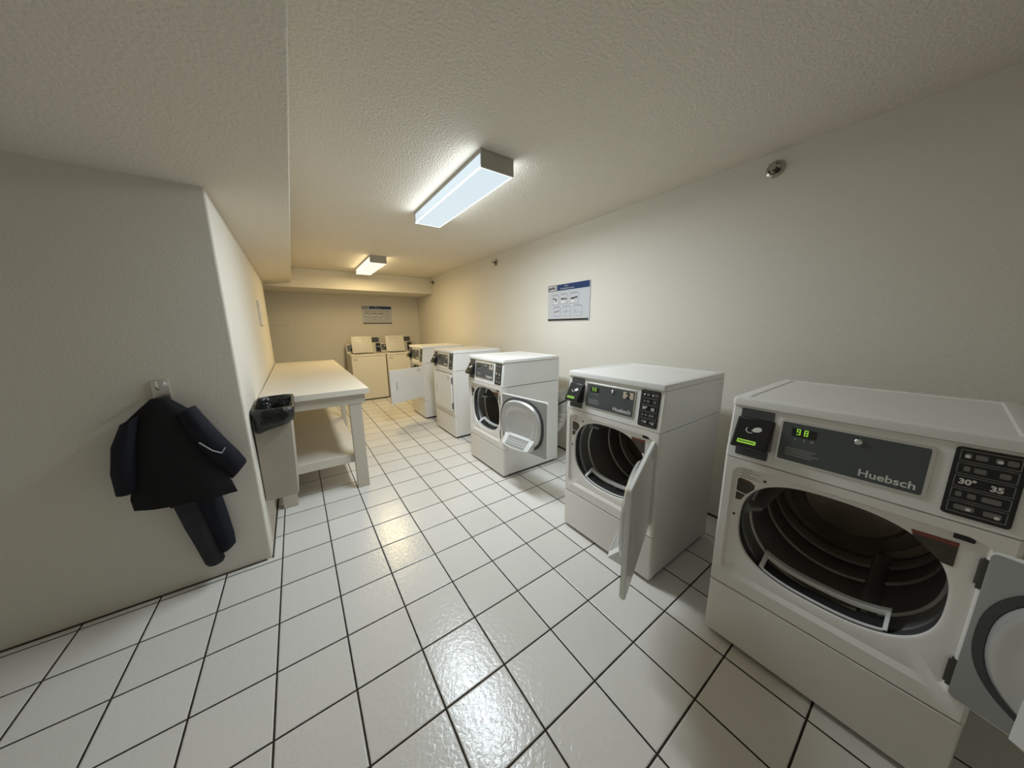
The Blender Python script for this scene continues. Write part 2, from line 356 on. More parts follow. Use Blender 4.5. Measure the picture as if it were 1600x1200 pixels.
# ------------------------------------------------------------------ dryers
W_, D_ = 2.5, 2.6
SEAM1, SEAM2, HT, TOP = 1.07, 3.325, 4.13, 4.26
def superloop(cx, cz, rx, rz, y, N, n=2.5, flat=None):
    out = []
    for k in range(N):
        a = 2*PI*k/N; c, s_ = math.cos(a), math.sin(a); e = 2/n
        x = cx+rx*math.copysign(abs(c)**e, c); z = cz+rz*math.copysign(abs(s_)**e, s_)
        if flat is not None and z < flat: z = flat+(z-flat)*.35
        out.append((x, y, z))
    return out
def rectloop(x0, z0, x1, z1, y, N, r=0, cx=None, cz=None):
    """rectangle sampled by angle from its centre, corners snapped, optionally rounded"""
    cx = (x0+x1)/2 if cx is None else cx; cz = (z0+z1)/2 if cz is None else cz; out = []
    for k in range(N):
        a = 2*PI*k/N; c, s_ = math.cos(a), math.sin(a)
        tx = ((x1-cx) if c > 0 else (x0-cx))/c if abs(c) > 1e-6 else 1e9
        tz = ((z1-cz) if s_ > 0 else (z0-cz))/s_ if abs(s_) > 1e-6 else 1e9
        t = min(tx, tz); out.append([cx+c*t, y, cz+s_*t])
    for X_, Z_ in ((x0, z0), (x1, z0), (x1, z1), (x0, z1)):
        i = min(range(N), key=lambda i: (out[i][0]-X_)**2+(out[i][2]-Z_)**2); out[i][0], out[i][2] = X_, Z_
    if r:
        for q in out:
            ax = min(q[0]-x0, x1-q[0]); az = min(q[2]-z0, z1-q[2])
            if ax < r and az < r:
                ccx = x0+r if q[0]-x0 < x1-q[0] else x1-r; ccz = z0+r if q[2]-z0 < z1-q[2] else z1-r
                v = Vector((q[0]-ccx, q[2]-ccz))
                if v.length > 1e-6: v = v.normalized()*r; q[0], q[2] = ccx+v.x, ccz+v.y
    return [tuple(q) for q in out]
SL = Vector((0, .09, .805)).normalized()                 # up the sloped fascia
NL = Vector((0, -.805, .09)).normalized()                # out of it
def fas(x, z, d=0):                                      # point on fascia at height z, offset d outwards
    q = Vector((x, .09*(z-SEAM2)/.805, z)); return q+NL*d
def fslab(pts, d0, d1):                                  # slab on the fascia from an (x,z) outline
    n = len(pts); mb = MB()
    return mb.add([fas(x, z, d0) for x, z in pts]+[fas(x, z, d1) for x, z in pts],
                  [tuple(range(n)), tuple(range(n, 2*n))[::-1]]+[(i, n+i, n+(i+1) % n, (i+1) % n) for i in range(n)])
def rr(x0, z0, x1, z1, r=.03, k=4):
    out = []
    for cx, cz, a0 in ((x1-r, z1-r, 0), (x0+r, z1-r, PI/2), (x0+r, z0+r, PI), (x1-r, z0+r, 1.5*PI)):
        out += [(cx+r*math.cos(a0+a*PI/2/k), cz+r*math.sin(a0+a*PI/2/k)) for a in range(k+1)]
    return out
def make_dryer():
    t = empty('dryer', (0, 0, 0))
    MB().box(.10, .12, 0, W_-.10, D_-.1, .10).build('base', M_DARKGAP, t)
    # sides, back and bottom skin of the cabinet (thick sheet, open towards the front)
    mb = MB()
    th = .03; x0, x1, y0, y1 = .012, W_-.012, .2, D_
    mb.box(x0, y0, .1, x0+th, y1, SEAM2-.02).box(x1-th, y0, .1, x1, y1, SEAM2-.02).box(x0+th, y1-th, .1, x1-th, y1, SEAM2-.02).box(x0+th, y0, .1, x1-th, y1-th, .13)
    mb.build('cabinet', M_ENAMEL, t)
    MB().box(.05, .06, SEAM2-.045, W_-.05, D_-.05, SEAM2+.03).build('top_seam', M_SEAM, t)  # dark filler box, painted shade behind the open seam
    MB().box(.03, .05, SEAM1-.02, W_-.03, .19, SEAM1+.02).build('lower_seam', M_SEAM, t)
    # lower access panel wraps the corners
    MB().loops([[(0+a, 0+b, z) for a, b in ((0, .2), (0, .05), (.015, .015), (.05, 0), (W_-.05, 0), (W_-.015, .015), (W_, .05), (W_, .2))] for z in (.09, SEAM1-.008)], True, True, True).build('lower_panel', M_ENAMEL_F, t, bevel=.012)
    # middle front panel with recessed field and opening
    N = 128; cx, cz = 1.24, 2.31
    L = [rectloop(0, SEAM1+.008, W_, SEAM2-.008, .2, N, .0, cx, cz), rectloop(0, SEAM1+.008, W_, SEAM2-.008, .035, N, .0, cx, cz), rectloop(.035, SEAM1+.02, W_-.035, SEAM2-.02, 0, N, .0, cx, cz),
         rectloop(.13, 1.30, W_-.13, 3.20, 0, N, .14, cx, cz), rectloop(.17, 1.37, W_-.17, 3.17, .045, N, .13, cx, cz), superloop(cx, cz, .99, .84, .045, N, 2.6),
         superloop(cx, cz, .965, .81, .055, N, 2.6), superloop(cx, cz, .955, .80, .085, N, 2.6)]
    MB().loops(L).build('front_panel', M_ENAMEL_F, t, smooth=32)
    MB().loops([superloop(cx, cz, .957, .802, .084, N, 2.6), superloop(cx, cz, .96, .81, .12, N, 2.6), superloop(cx, cz-.0, .975, .95, .24, N, 2.1)]).build('opening_collar', M_GASKET, t, smooth=40)
    # drum: front ring, barrel, baffles, back wall
    dc = (0, 0); R = .98
    def circ(r, y, n=64, c=dc): return [(c[0]+r*math.cos(2*PI*k/n), y, c[1]+r*math.sin(2*PI*k/n)) for k in range(n)]
    dr = MB().loops([circ(.985, .22), circ(R, .34), circ(R, 2.30)], True).build('drum', M_STEEL, t, smooth=50)
    for p in dr.data.polygons: p.flip()
    dr.location = Vector((1.24, 0, 2.30))*S
    md = dr.modifiers.new('solid', 'SOLIDIFY'); md.thickness = .004; md.offset = -1
    for i, y in enumerate((.62, 1.45, 1.95)):
        MB().loops([circ(R-.001, y-.045), circ(R-.028, y-.02), circ(R-.028, y+.02), circ(R-.001, y+.045)]).build('drum_ring', M_STEEL_L, dr)
    for k in range(3):
        a = math.radians(-62+120*k); ca, sa = math.cos(a), math.sin(a); mb = MB()
        def P(r, off, y): return (dc[0]+ca*r-sa*off, y, dc[1]+sa*r+ca*off)
        mb.loops([[P(R-.0, -.11, y), P(R-.15*h, -.035, y), P(R-.17*h, 0, y), P(R-.15*h, .035, y), P(R-.0, .11, y)] for y, h in ((.45, .3), (.6, 1), (2.1, 1), (2.28, .4))], True, True, True)
        mb.build('drum_baffle', M_STEEL, dr)
    MB().loops([circ(R-.005, 2.28), circ(.86, 2.29), circ(.84, 2.24), circ(.66, 2.23), circ(.62, 2.27), circ(.02, 2.27)], True, False, True).build('drum_back', M_BACK, dr, smooth=30)
    # lint filter slot in the sill of the opening
    mb = MB(); 
    def arc(u, off): # follows the bottom of the opening
        return cz-.80*(1-abs((u-cx)/.955)**2.6)**(1/2.6)+off
    us = [.60+k*(1.28/16) for k in range(17)]
    mb.loops([[(u, .10, arc(u, .0)), (u, .10, arc(u, .035)), (u, .13, arc(u, .035)), (u, .13, arc(u, .0))] for u in us], True, True, True)
    mb.loops([[(u, .32, arc(u, .09)), (u, .32, arc(u, .155)), (u, .42, arc(u, .155)), (u, .42, arc(u, .09))] for u in us], True, True, True)
    for u0, u1 in ((.60, .65), (1.84, 1.88)):
        mb.loops([[(u0, y, arc(u0, z)), (u1, y, arc(u1, z)), (u1, y, arc(u1, z+h)), (u0, y, arc(u0, z+h))] for y, z, h in ((.10, 0, .035), (.2, .03, .05), (.32, .085, .065), (.42, .09, .06))], True, True, True)
    mb.build('filter_frame', M_WPLASTIC, t, smooth=40, bevel=.008)
    MB().loops([[(u, .13, arc(u, -.0)), (u, .32, arc(u, .02)), (u, .32, arc(u, .03)), (u, .13, arc(u, .01))] for u in us], True, True, True).build('filter_slot', M_DARKGAP, t)
    # hood and lid
    mb = MB(); L = []
    for x, ins in ((0, .03), (.03, 0), (W_-.03, 0), (W_, .03)):
        L.append([(x, ins, SEAM2), (x, .09+ins, HT-.0), (x, D_, HT), (x, D_, SEAM2)])
    mb.loops(L, True, True, True).build('control_housing', M_ENAMEL, t, smooth=20)
    MB().box(.04, .14, HT-.01, W_-.04, D_-.03, HT+.03).build('lid_seam', M_SEAM, t)
    mb = MB(); 
    def rl(x0, y0, x1, y1, z, r): return [(x, y, z) for x, y in rr(x0, y0, x1, y1, r)]
    a, b, c, d = -.01, .055, W_+.01, D_+.01
    mb.loops([rl(a, b, c, d, HT+.012, .06), rl(a, b, c, d, TOP-.04, .06), rl(a+.012, b+.012, c-.012, d-.012, TOP-.012, .05), rl(a+.04, b+.04, c-.04, d-.04, TOP, .05),
              rl(a+.16, b+.16, c-.16, d-.16, TOP, .04), rl(a+.18, b+.18, c-.18, d-.18, TOP-.012, .03)], True, True, True)
    mb.build('top_panel', M_ENAMEL, t, smooth=25)
    # fascia: reader plate, card reader, display, keypad
    fslab(rr(.125, 3.385, .52, 4.10, .02), .0, .014).build('reader_plate', M_GREY, t, bevel=.004)
    cr = MB()
    q = [fas(.10, 3.97, 0), fas(.545, 3.97, 0), fas(.545, 3.53, 0), fas(.10, 3.53, 0)]
    q2 = [fas(.13, 3.93, .05), fas(.515, 3.93, .05), fas(.515, 3.57, .22), fas(.13, 3.57, .22)]
    q2m = [fas(.10, 3.97, .03), fas(.545, 3.97, .03), fas(.545, 3.53, .19), fas(.10, 3.53, .19)]
    cr.loops([q, q2m, q2], True, True, True); card = cr.build('card_reader', M_BLACK, t, bevel=.012)
    o_, ux, uz = (q2[3]+q2[0])/2, Vector((1, 0, 0)), (q2[0]-q2[3]).normalized(); nn = ux.cross(uz)
    base = q2[3]
    def cs(x, z, d): return base+ux*x+uz*z+nn*d
    def cslab(pts, d): 
        n = len(pts); return MB().add([cs(x, z, -.004) for x, z in pts]+[cs(x, z, d) for x, z in pts], [tuple(range(n)), tuple(range(n, 2*n))[::-1]]+[(i, n+i, n+(i+1) % n, (i+1) % n) for i in range(n)])
    cslab(rr(.05, .045, .275, .10, .008), .004).build('reader_screen', M_GREEN, card, smooth=0)
    cslab([(.06+.0, .064), (.26, .064), (.26, .082), (.06, .082)], .0055).build('screen_text', M_LCDTXT, card, smooth=0)
    cslab([(.18, .255), (.205, .30), (.25, .325), (.29, .315), (.30, .28), (.27, .25), (.22, .24)], .004).build('hand_symbol', M_WHITEPR, card, smooth=0)
    pth = [cs(.125, .29, .004), cs(.115, .25, .004), cs(.15, .215, .004), cs(.2, .22, .004)]
    MB().tube(pth, .007, 6).build('card_symbol', M_WHITEPR, card)
    fr = fslab(rr(.595, 3.465, 1.895, 4.045, .03), 0, .014)
    fr.build('display_bezel', M_SILVER, t, bevel=.003)
    dp = fslab(rr(.625, 3.49, 1.865, 4.015, .02), .005, .0165).build('display_panel', M_DISP, t, smooth=0)
    fslab(rr(.73, 3.84, .98, 3.95, .01), .016, .019).build('digit_window', M_KEY, dp, smooth=0)
    for k in range(2):
        x = .78+.075*k; g = MB()
        for seg in ((0, .035, .0), (0, .035, .036), (0, .035, .07)): g.add(*[[fas(x+s_[0], 3.865+s_[1], s_[2]) for s_ in ((seg[0], seg[2], .019), (seg[1], seg[2], .019), (seg[1], seg[2]+.011, .019), (seg[0], seg[2]+.011, .019), (seg[0], seg[2], .021), (seg[1], seg[2], .021), (seg[1], seg[2]+.011, .021), (seg[0], seg[2]+.011, .021))], [(0,3,2,1),(4,5,6,7),(0,1,5,4),(1,2,6,5),(2,3,7,6),(3,0,4,7)]])
        for (a_, b_) in (((.03, 0), (.041, .08)), ((0, .036) if k == 0 else (0, 0), (.011, .08))):
            g.add([fas(x+p_[0], 3.865+p_[1], dd) for dd in (.019, .021) for p_ in ((a_[0], a_[1]), (b_[0], a_[1]), (b_[0], b_[1]), (a_[0], b_[1]))], [(0,3,2,1),(4,5,6,7),(0,1,5,4),(1,2,6,5),(2,3,7,6),(3,0,4,7)])
        g.build('green_digit', M_GREEN, dp, smooth=0)
    g = MB(); g.loops([[tuple(fas(1.34+r*math.cos(a), 3.935+r*math.sin(a), d)) for a in [k*2*PI/20 for k in range(20)]] for r, d in ((.034, .012), (.034, .035), (.024, .042))], True, True, True)
    g.build('start_button', M_SILVER, dp)
    g = MB()
    for x, z, w2, h2 in ((.77, 3.79, .02, .02), (.86, 3.79, .02, .03), (.93, 3.79, .03, .03), (.70, 3.66, .3, .012), (.70, 3.63, .26, .012), (.70, 3.60, .33, .012), (.70, 3.57, .28, .012)):
        fs_ = fslab([(x, z), (x+w2, z), (x+w2, z+h2), (x, z+h2)], .016, .0185); g.add(fs_.v, fs_.f)
    g.build('small_print', M_GREYTXT, dp, smooth=0)
    text('brand_lettering', 'Huebsch', .118, M_WHITEPR, dp, fas(1.385, 3.535, .0175), (1, 0, 0), SL, bold=.0022, sx=1.05, ext=.001)
    kp = fslab(rr(2.0, 3.385, 2.40, 4.10, .03), 0, .014).build('keypad', M_KEY, t, bevel=.003)
    g = MB(); g2_ = MB()
    for k in range(5):
        z0 = 3.42+.134*k
        for (x, z, w2, h2) in ((2.03, z0, .34, .008), (2.03, z0+.112, .34, .008), (2.03, z0, .008, .12), (2.362, z0, .008, .12)):
            fs_ = fslab([(x, z), (x+w2, z), (x+w2, z+h2), (x, z+h2)], .014, .0165); g.add(fs_.v, fs_.f)
    for row, sym in ((4, ((2.06, .04), (2.12, .07), (2.23, .04), (2.29, .06))), (3, ((2.07, .04), (2.13, .07), (2.27, .06))), (1, ((2.06, .04), (2.13, .05), (2.21, .11))), (0, ((2.07, .12), (2.24, .1)))):
        for i, (x, w2) in enumerate(sym):
            z0 = 3.42+.134*row+.035; p_ = rr(x, z0, x+w2, z0+.05, .012)
            fs_ = fslab(p_, .014, .0165); (g).add(fs_.v, fs_.f)
    for x, z in ((2.06, 3.42+.134*4+.04), (2.24, 3.42+.134*4+.04), (2.14, 3.46), (2.30, 3.45)):
        fslab(rr(x, z, x+.032, z+.03, .012), .0165, .019).build('keypad_light', M_WHITEPR, kp, smooth=0)
    g.build('keypad_print', M_KEYLINE, kp, smooth=0)
    text('keypad_lettering', '30°', .075, M_WHITEPR, kp, fas(2.06, 3.725, .0165), (1, 0, 0), SL, ext=.001, bold=.003)
    text('keypad_lettering', '35', .075, M_WHITEPR, kp, fas(2.24, 3.715, .0165), (1, 0, 0), SL, ext=.001, bold=.003)
    # stickers on the recessed front
    def plate(nm, pts, m, y=.045, d=.004, par=t): return MB().prism(pts, 1, y-d, y).build(nm, m, par, smooth=0)
    wl = plate('warning_label', [(.20, 2.78), (.20, 2.97), (.23, 3.0), (.36, 2.985), (.42, 2.94), (.42, 2.88), (.33, 2.76)], M_WARN)
    plate('warning_strip', [(.25, 2.965), (.25, 2.99), (.36, 2.98), (.36, 2.955)], M_WARNRED, .041, .002, wl)
    plate('warning_label', [(.20, 2.63), (.20, 2.755), (.32, 2.745), (.27, 2.64)], M_WARN)
    wl = plate('warning_label', [(1.88, 3.0), (1.86, 3.07), (2.17, 3.08), (2.17, 2.80), (2.10, 2.80)], M_WARN)
    plate('warning_strip', [(1.87, 3.03), (1.86, 3.07), (2.17, 3.08), (2.17, 3.03)], M_WARNRED, .041, .002, wl)
    g = MB()
    for k, w2 in enumerate((.15, .25, .12, .2, .26)): g.box(.22+.02*(k % 2), .042, 3.145-.03*k, .22+w2, .045, 3.153-.03*k)
    g.build('small_print', M_GREYTXT, t, smooth=0)
    MB().box(2.12, .015, 3.13, 2.25, .045, 3.195).build('door_switch', M_BLACK, t, bevel=.006)
    g = MB()
    for x, z in ((.53, 3.06), (.21, 2.37)): g.cyl((x, z), 1, .018, .032, .05, 12)
    g.build('screw', M_PANELDK, t)
    for z in (1.46, 2.68): MB().box(2.315, .0, z, 2.355, .03, z+.34).build('hinge_plate', M_PANELDK, t)
    # door, hinged on the right; closed it runs towards -x; outer face towards -y
    DW = 2.13; dz0, dz1 = 1.34, 3.135
    door = MB().loops([[(-a, y, z) for a, z in rr(0.0+i, dz0+i, DW-i, dz1-i, .06)] for y, i in ((.0, .01), (-.005, 0), (-.06, 0), (-.072, .012))], True, True, True).build('door', M_ENAMEL, t, smooth=30)
    door.location = Vector((2.33, .005, 0))*S
    MB().loops([[(-a, y, z) for a, z in rr(.02+i, dz0+.02+i, DW-.02-i, dz1-.02-i, .05)] for y, i in ((-.0, 0), (.01, 0), (.012, .01))], True, True, True).build('inner_panel', M_INNER, door, smooth=30)
    gcx, gcz = -1.03, 2.25
    MB().loops([superloop(gcx, gcz, rx, rz, y, 64, 2.5) for rx, rz, y in ((.97, .84, .012), (.97, .84, .03), (.90, .77, .045), (.88, .76, .03))]).build('gasket', M_GASKET, door, smooth=40)
    MB().loops([superloop(gcx, gcz, rx, rz, y, 64, 2.45) for rx, rz, y in ((.90, .78, .012), (.885, .765, .07), (.85, .73, .115), (.80, .68, .12), (.74, .62, .10), (.66, .54, .11), (.60, .48, .07), (.56, .44, .055), (.03, .03, .055))], True, False, True).build('door_bulge', M_INNERL, door, smooth=35)
    # lint scoop at the foot of the bulge
    sc = MB()
    top = [(-.40, .10, 1.86), (-1.72, .10, 1.86)]; mid = [(-.22, .14, 1.62), (-1.80, .14, 1.62)]
    fr_ = [(-.42, .33, 1.56), (-1.62, .33, 1.56)]; bo = [(-.50, .30, 1.50), (-1.54, .30, 1.50)]; bk = [(-.42, .05, 1.49), (-1.62, .05, 1.49)]
    n_ = 12; L = []
    for k in range(n_+1):
        f = k/n_; sag = 1-(2*f-1)**2
        def lp(p, dz=0): return (p[0][0]+(p[1][0]-p[0][0])*f, p[0][1]+(.04*sag if p[0][1] > .2 else 0), p[0][2]-dz*sag)
        L.append([lp(top), lp(fr_, .05), lp(bo, .05), lp(bk, .03), (lp(top)[0], .02, 1.84)])
    sc.loops(L, True, True, True).build('lint_scoop', M_WPLASTIC, door, smooth=30)
    g = MB(); 
    L = []
    for k in range(n_+1):
        f = .15+.70*k/n_; sag = 1-(2*f-1)**2
        a1 = Vector((-.40-1.32*f, .10, 1.86)); b1 = Vector((-.42-1.2*f, .33+.04*sag, 1.56-.05*sag)); nrm = Vector((0, .8, .6))*.006
        L.append([a1.lerp(b1, .12)+nrm, a1.lerp(b1, .93)+nrm, a1.lerp(b1, .93), a1.lerp(b1, .12)])
    g.loops(L, True, True, True).build('lint_grille', M_GRILLE, door, smooth=30)
    # handle: recessed vertical slot near the free edge
    g = MB(); g.loops([[(-a, y, z) for a, z in rr(1.70-i, 2.0-i, 1.82+i, 2.52+i, .04)] for y, i in ((-.071, .02), (-.082, .018), (-.084, 0), (-.074, -.012))], True, False, True)
    g.build('handle', M_WPLASTIC, door, smooth=30)
    MB().box(-1.775, -.078, 2.05, -1.745, -.0745, 2.47).build('handle_slot', M_GREYTXT, door)
    for z in (1.48, 2.72):
        MB().box(-.03, -.055, z, .035, .0, z+.28).build('hinge', M_PANELDK, door, bevel=.004)
    g = MB()
    for k in range(4): g.box(-.42+.03*(k % 2), -.0745, 3.02-.045*k, -.16-.02*(k % 3), -.072, 3.035-.045*k)
    g.build('door_notice', M_GREYTXT, door, smooth=0)
    return t, door
LEFT = -PI/2
proto, proto_door = make_dryer()
def number(root_parts, n):
    dpn = root_parts
    st = fslab([(1.60, 3.845), (1.84, 3.845), (1.84, 3.985), (1.60, 3.985)], .0165, .019).build('number_sticker', M_STICKER, dpn, smooth=0)
    text('number_lettering', n, .175, M_INK, dpn, fas(1.72, 3.852, .0195), (1, 0, 0), SL, 'CENTER', ext=.0008, bold=.010, sx=1.05)
spots = [((6.25, -8.57), 165, None, 'white dryer at the right foreground, nearest the camera, its round opening dark and open'),
         ((6.31, -4.98), 112, '2', 'white dryer marked 2 with its door swung out edge-on, beside the big gap'),
         ((6.36, .57), 188, '3', 'white dryer with its door folded right back, showing the grey inner panel and grille'),
         ((6.67, 5.20), 0, '4', 'white dryer with closed door, fourth back from the camera'),
         ((6.62, 9.25), 110, None, 'white dryer farthest from the camera, door standing open toward the folding table')]
for i, ((x, y), ang, num, lab) in enumerate(spots):
    if i == 0: r, door, disp = proto, proto_door, [c for c in proto.children if c.name.startswith('display_panel')][0]
    else:
        r, parts = dup(proto, (x, y, 0), LEFT); door = parts['door'][0]; disp = parts['display_panel'][0]
    door.rotation_euler = (0, 0, math.radians(ang))
    [c for c in r.children if c.name.startswith('drum')][0].rotation_euler = (0, math.radians((0, 32, 15, 0, 50)[i]), 0)
    if i > 1:
        for c in r.children_recursive:
            n_ = c.name.split('.')[0]
            if n_ in ('reader_screen', 'green_digit'):
                c.material_slots[0].link = 'OBJECT'; c.material_slots[0].material = M_LCD_OFF if n_ == 'reader_screen' else M_DIGIT_OFF
    tag(r, lab, 'dryer', 'row of front-loading dryers along the right wall')
    spots[i] = (r, disp, num, (x, y))
proto.location = Vector((*spots[0][3], 0))*S; proto.rotation_euler = (0, 0, LEFT)
for r, disp, num, _ in spots:
    if num: number(disp, num)

# ------------------------------------------------------------------ washers
def make_washer():
    t = empty('washing_machine', (0, 0, 0)); w2, d2, zt = 2.38, 2.5, 3.42
    MB().box(.08, .1, 0, w2-.08, d2-.1, .08).build('base', M_DARKGAP, t)
    MB().box(0, .04, .07, w2, d2, zt-.13).build('cabinet', M_CREAM, t, bevel=.03)
    MB().box(.02, 0, .09, w2-.02, .045, zt-.15).build('front_panel', M_CREAM, t, bevel=.015)
    # top with the loading well
    N = 64; 
    def hl(x0, y0, x1, y1, z, r): return [(x, y, z) for x, y in rr(x0, y0, x1, y1, r, 6)]
    MB().loops([hl(.3, .35, 1.85, 1.65, zt-.11, .2), hl(0, -.01, w2, d2, zt-.12, .05), hl(0, -.01, w2, d2, zt-.02, .05), hl(.02, .01, w2-.02, d2-.02, zt, .05), hl(.3, .35, 1.85, 1.65, zt, .2), hl(.34, .39, 1.81, 1.61, zt-.1, .2)]).build('top_panel', M_CREAM, t, smooth=30)
    MB().cyl((1.07, 1.0), 2, .6, zt-.118, zt-.10, 36).build('wash_tub', M_STEEL, t)
    # lid, standing open
    lid = MB(); a = math.radians(14)
    def lp(x, s_, d): return (x, 1.45+s_*math.sin(a)-d*math.cos(a), zt+.02+s_*math.cos(a)+d*math.sin(a))
    lid.loops([[lp(x, z, d) for x, z in rr(.33+i, .0+i, 1.78-i, 1.28-i, .06)] for d, i in ((0, .0), (.05, 0), (.06, .02))], True, True, True)
    ld = lid.build('lid', M_CREAM, t, smooth=30)
    g = MB()
    for x, ww in ((.62, .16), (.86, .13), (1.08, .22)):
        for k in range(2): q = [lp(x+.02*k, 1.10-.04*k, .061), lp(x+ww-.03*k, 1.10-.04*k, .061), lp(x+ww-.03*k, 1.115-.04*k, .061), lp(x+.02*k, 1.115-.04*k, .061)]; q2 = [Vector(p_)+Vector((0, -.004, 0)) for p_ in q]; g.loops([q, q2], True, True, True)
    g.build('lid_print', M_GREYTXT, ld, smooth=0)
    # console with dark control window, meter case, card reader
    MB().prism([(1.98, zt), (2.06, 4.08), (2.2, 4.12), (d2-.02, 4.12), (d2-.02, zt)], 0, 0.0, w2).build('console', M_CREAM, t, bevel=.02)
    def cslab(x0, z0, x1, z1, m, nm, par=t, off=0.0):
        y = lambda z: 1.98+.08*(z-zt)/(4.08-zt)-off
        return MB().loops([[(x0, y(z0)-d, z0), (x1, y(z0)-d, z0), (x1, y(z1)-d, z1), (x0, y(z1)-d, z1)] for d in (0, .015)], True, True, True).build(nm, m, par, smooth=0)
    cp = cslab(.06, 3.56, .56, 4.02, M_DISP, 'control_window')
    cslab(.27, 3.84, .38, 3.94, M_WHITEPR, 'indicator', cp, .015); cslab(.12, 3.64, .20, 3.8, M_GREYTXT, 'indicator', cp, .015)
    mc = MB().box(1.76, 1.86, zt, 2.375, 2.46, 4.64).build('meter_case', M_CREAM, t, bevel=.02)
    MB().box(1.78, 1.845, 4.2, 2.355, 1.862, 4.60).build('meter_face', M_GREY, mc, bevel=.004)
    rd = MB().prism([(1.86, 3.5), (1.62, 3.52), (1.68, 4.05), (1.78, 4.12), (1.86, 4.14)], 0, 2.08, 2.40).build('card_reader', M_BLACK, t, bevel=.015)
    MB().box(2.13, 1.63, 3.86, 2.35, 1.655, 3.90).build('reader_label', M_WHITEPR, rd, smooth=0)
    g = MB()
    for k in range(3): g.box(.12+.02*(k % 2), -.003, 3.12-.06*k, .42-.03*(k % 2), .0, 3.145-.06*k)
    g.build('front_notice', M_GREYTXT, t, smooth=0)
    return t
wa = make_washer(); wa.location = Vector((3.95, 14.1, 0))*S
tag(wa, 'cream top-loading washer with raised lid on the left, beside the folding table', 'washing machine', 'top-loading washers at the far wall')
wb, parts = dup(wa, (6.42, 14.1, 0), 0)
tag(wb, 'cream top-loading washer with raised lid on the right, half hidden by the farthest dryer', 'washing machine', 'top-loading washers at the far wall')

# ------------------------------------------------------------------ folding table
t = empty('folding_table', (0, 0, 0))
x0, x1, y0, y1 = LX+.0, 2.62, .33, 11.4
MB().box(x0-.02, y0, 3.255, x1, y1, 3.43).build('tabletop', M_TABLE, t, bevel=.005)
MB().box(x0+.03, .45, 2.93, 2.50, .62, 3.255).box(2.36, .62, 2.93, 2.50, y1-.2, 3.255).box(x0+.03, y1-.2, 2.93, 2.5, y1-.05, 3.255).build('apron', M_TWOOD, t, bevel=.006)
for (a, b, c, d) in ((-.02, .44, .34, .62), (2.02, .47, 2.385, .65), (2.25, 5.75, 2.42, 5.95), (-.02, 11.1, .3, 11.3), (2.1, 11.1, 2.42, 11.3)):
    MB().box(a, b, 0, c, d, 3.255 if b > 1 else 2.94).build('leg', M_TWOOD, t, bevel=.01)
MB().box(LX+.03, .63, .90, 2.22, y1-.35, 1.18).build('shelf', M_TABLE, t, bevel=.01)
tag(t, 'long off-white laminate folding table with lower shelf against the left wall', 'table')

# ------------------------------------------------------------------ slim bin hung at the table end, with its liner
mb = MB(); L = []
for z, xr, yf in ((1.22, .465, -1.36), (1.25, .47, -1.38), (3.30, .55, -1.40), (3.32, .55, -1.40)):
    L.append([(x, y, z) for x, y in rr(LX+.01, yf, xr, .30, .02)])
Li = [[(x, y, z) for x, y in rr(LX+.04, -1.37, .51-.03*k, .26, .05)] for k, z in enumerate((3.32, 1.28))]
mb.loops(L+Li, True, True, True).build('waste_bin', M_BIN, None, smooth=30)
o = bpy.data.objects['waste_bin']; tag(o, 'tall slim greige waste bin fixed between the left wall and the table end', 'bin')
def bag_loop(z, gx0, gx1, gy0, gy1, amp, ph, tilt=0):
    out = []
    for i, (x, y) in enumerate(rr(gx0, gy0, gx1, gy1, .24, 12)):
        k = noise.noise(Vector((x*3.1+ph, y*3.1, z*2.3)))*amp
        out.append((max(x+k*.6, LX-.005), min(y+k*.8, .315), z+noise.noise(Vector((x*4, y*4, ph+5)))*amp*.9+tilt*(x-gx1)))
    return out
def dens(L, n=2): return L
bl = []
specs = [(3.00, LX+.0, .59, -1.50, .31, .07, 1, .45), (3.09, LX-.0, .63, -1.58, .31, .09, 2, .38), (3.25, LX-.0, .645, -1.60, .31, .09, 3, .22), (3.40, LX, .64, -1.56, .31, .08, 4, .12),
         (3.50, LX, .63, -1.52, .31, .03, 5, .03), (3.545, LX+.03, .60, -1.46, .30, .03, 6, .0), (3.48, LX+.06, .55, -1.38, .27, .06, 7, 0), (3.30, LX+.08, .50, -1.32, .22, .10, 8, 0),
         (2.9, LX+.12, .42, -1.2, .16, .08, 9, 0), (2.4, LX+.16, .36, -1.1, .06, .10, 10, 0), (2.1, LX+.25, .25, -.8, -.2, .05, 11, 0)]
for z, a, b, c, d, am, ph, ti in specs: bl.append(bag_loop(z, a, b, c, d, am, ph, -ti*.0+(ti if ti else 0)*-.0))
# the cuff hangs lower on its left front corner
for k in range(4):
    bl[k] = [(x, y, z+(.30*(x-.0)*(1 - k/5))) for x, y, z in bl[k]]
o = MB().loops(bl, True, False, True).build('bin_liner', M_BAG, None, smooth=60)
sd = o.modifiers.new('sub', 'SUBSURF'); sd.levels = 2; sd.render_levels = 2
tag(o, 'shiny black plastic bag lining the slim bin at the table end', 'bin liner')

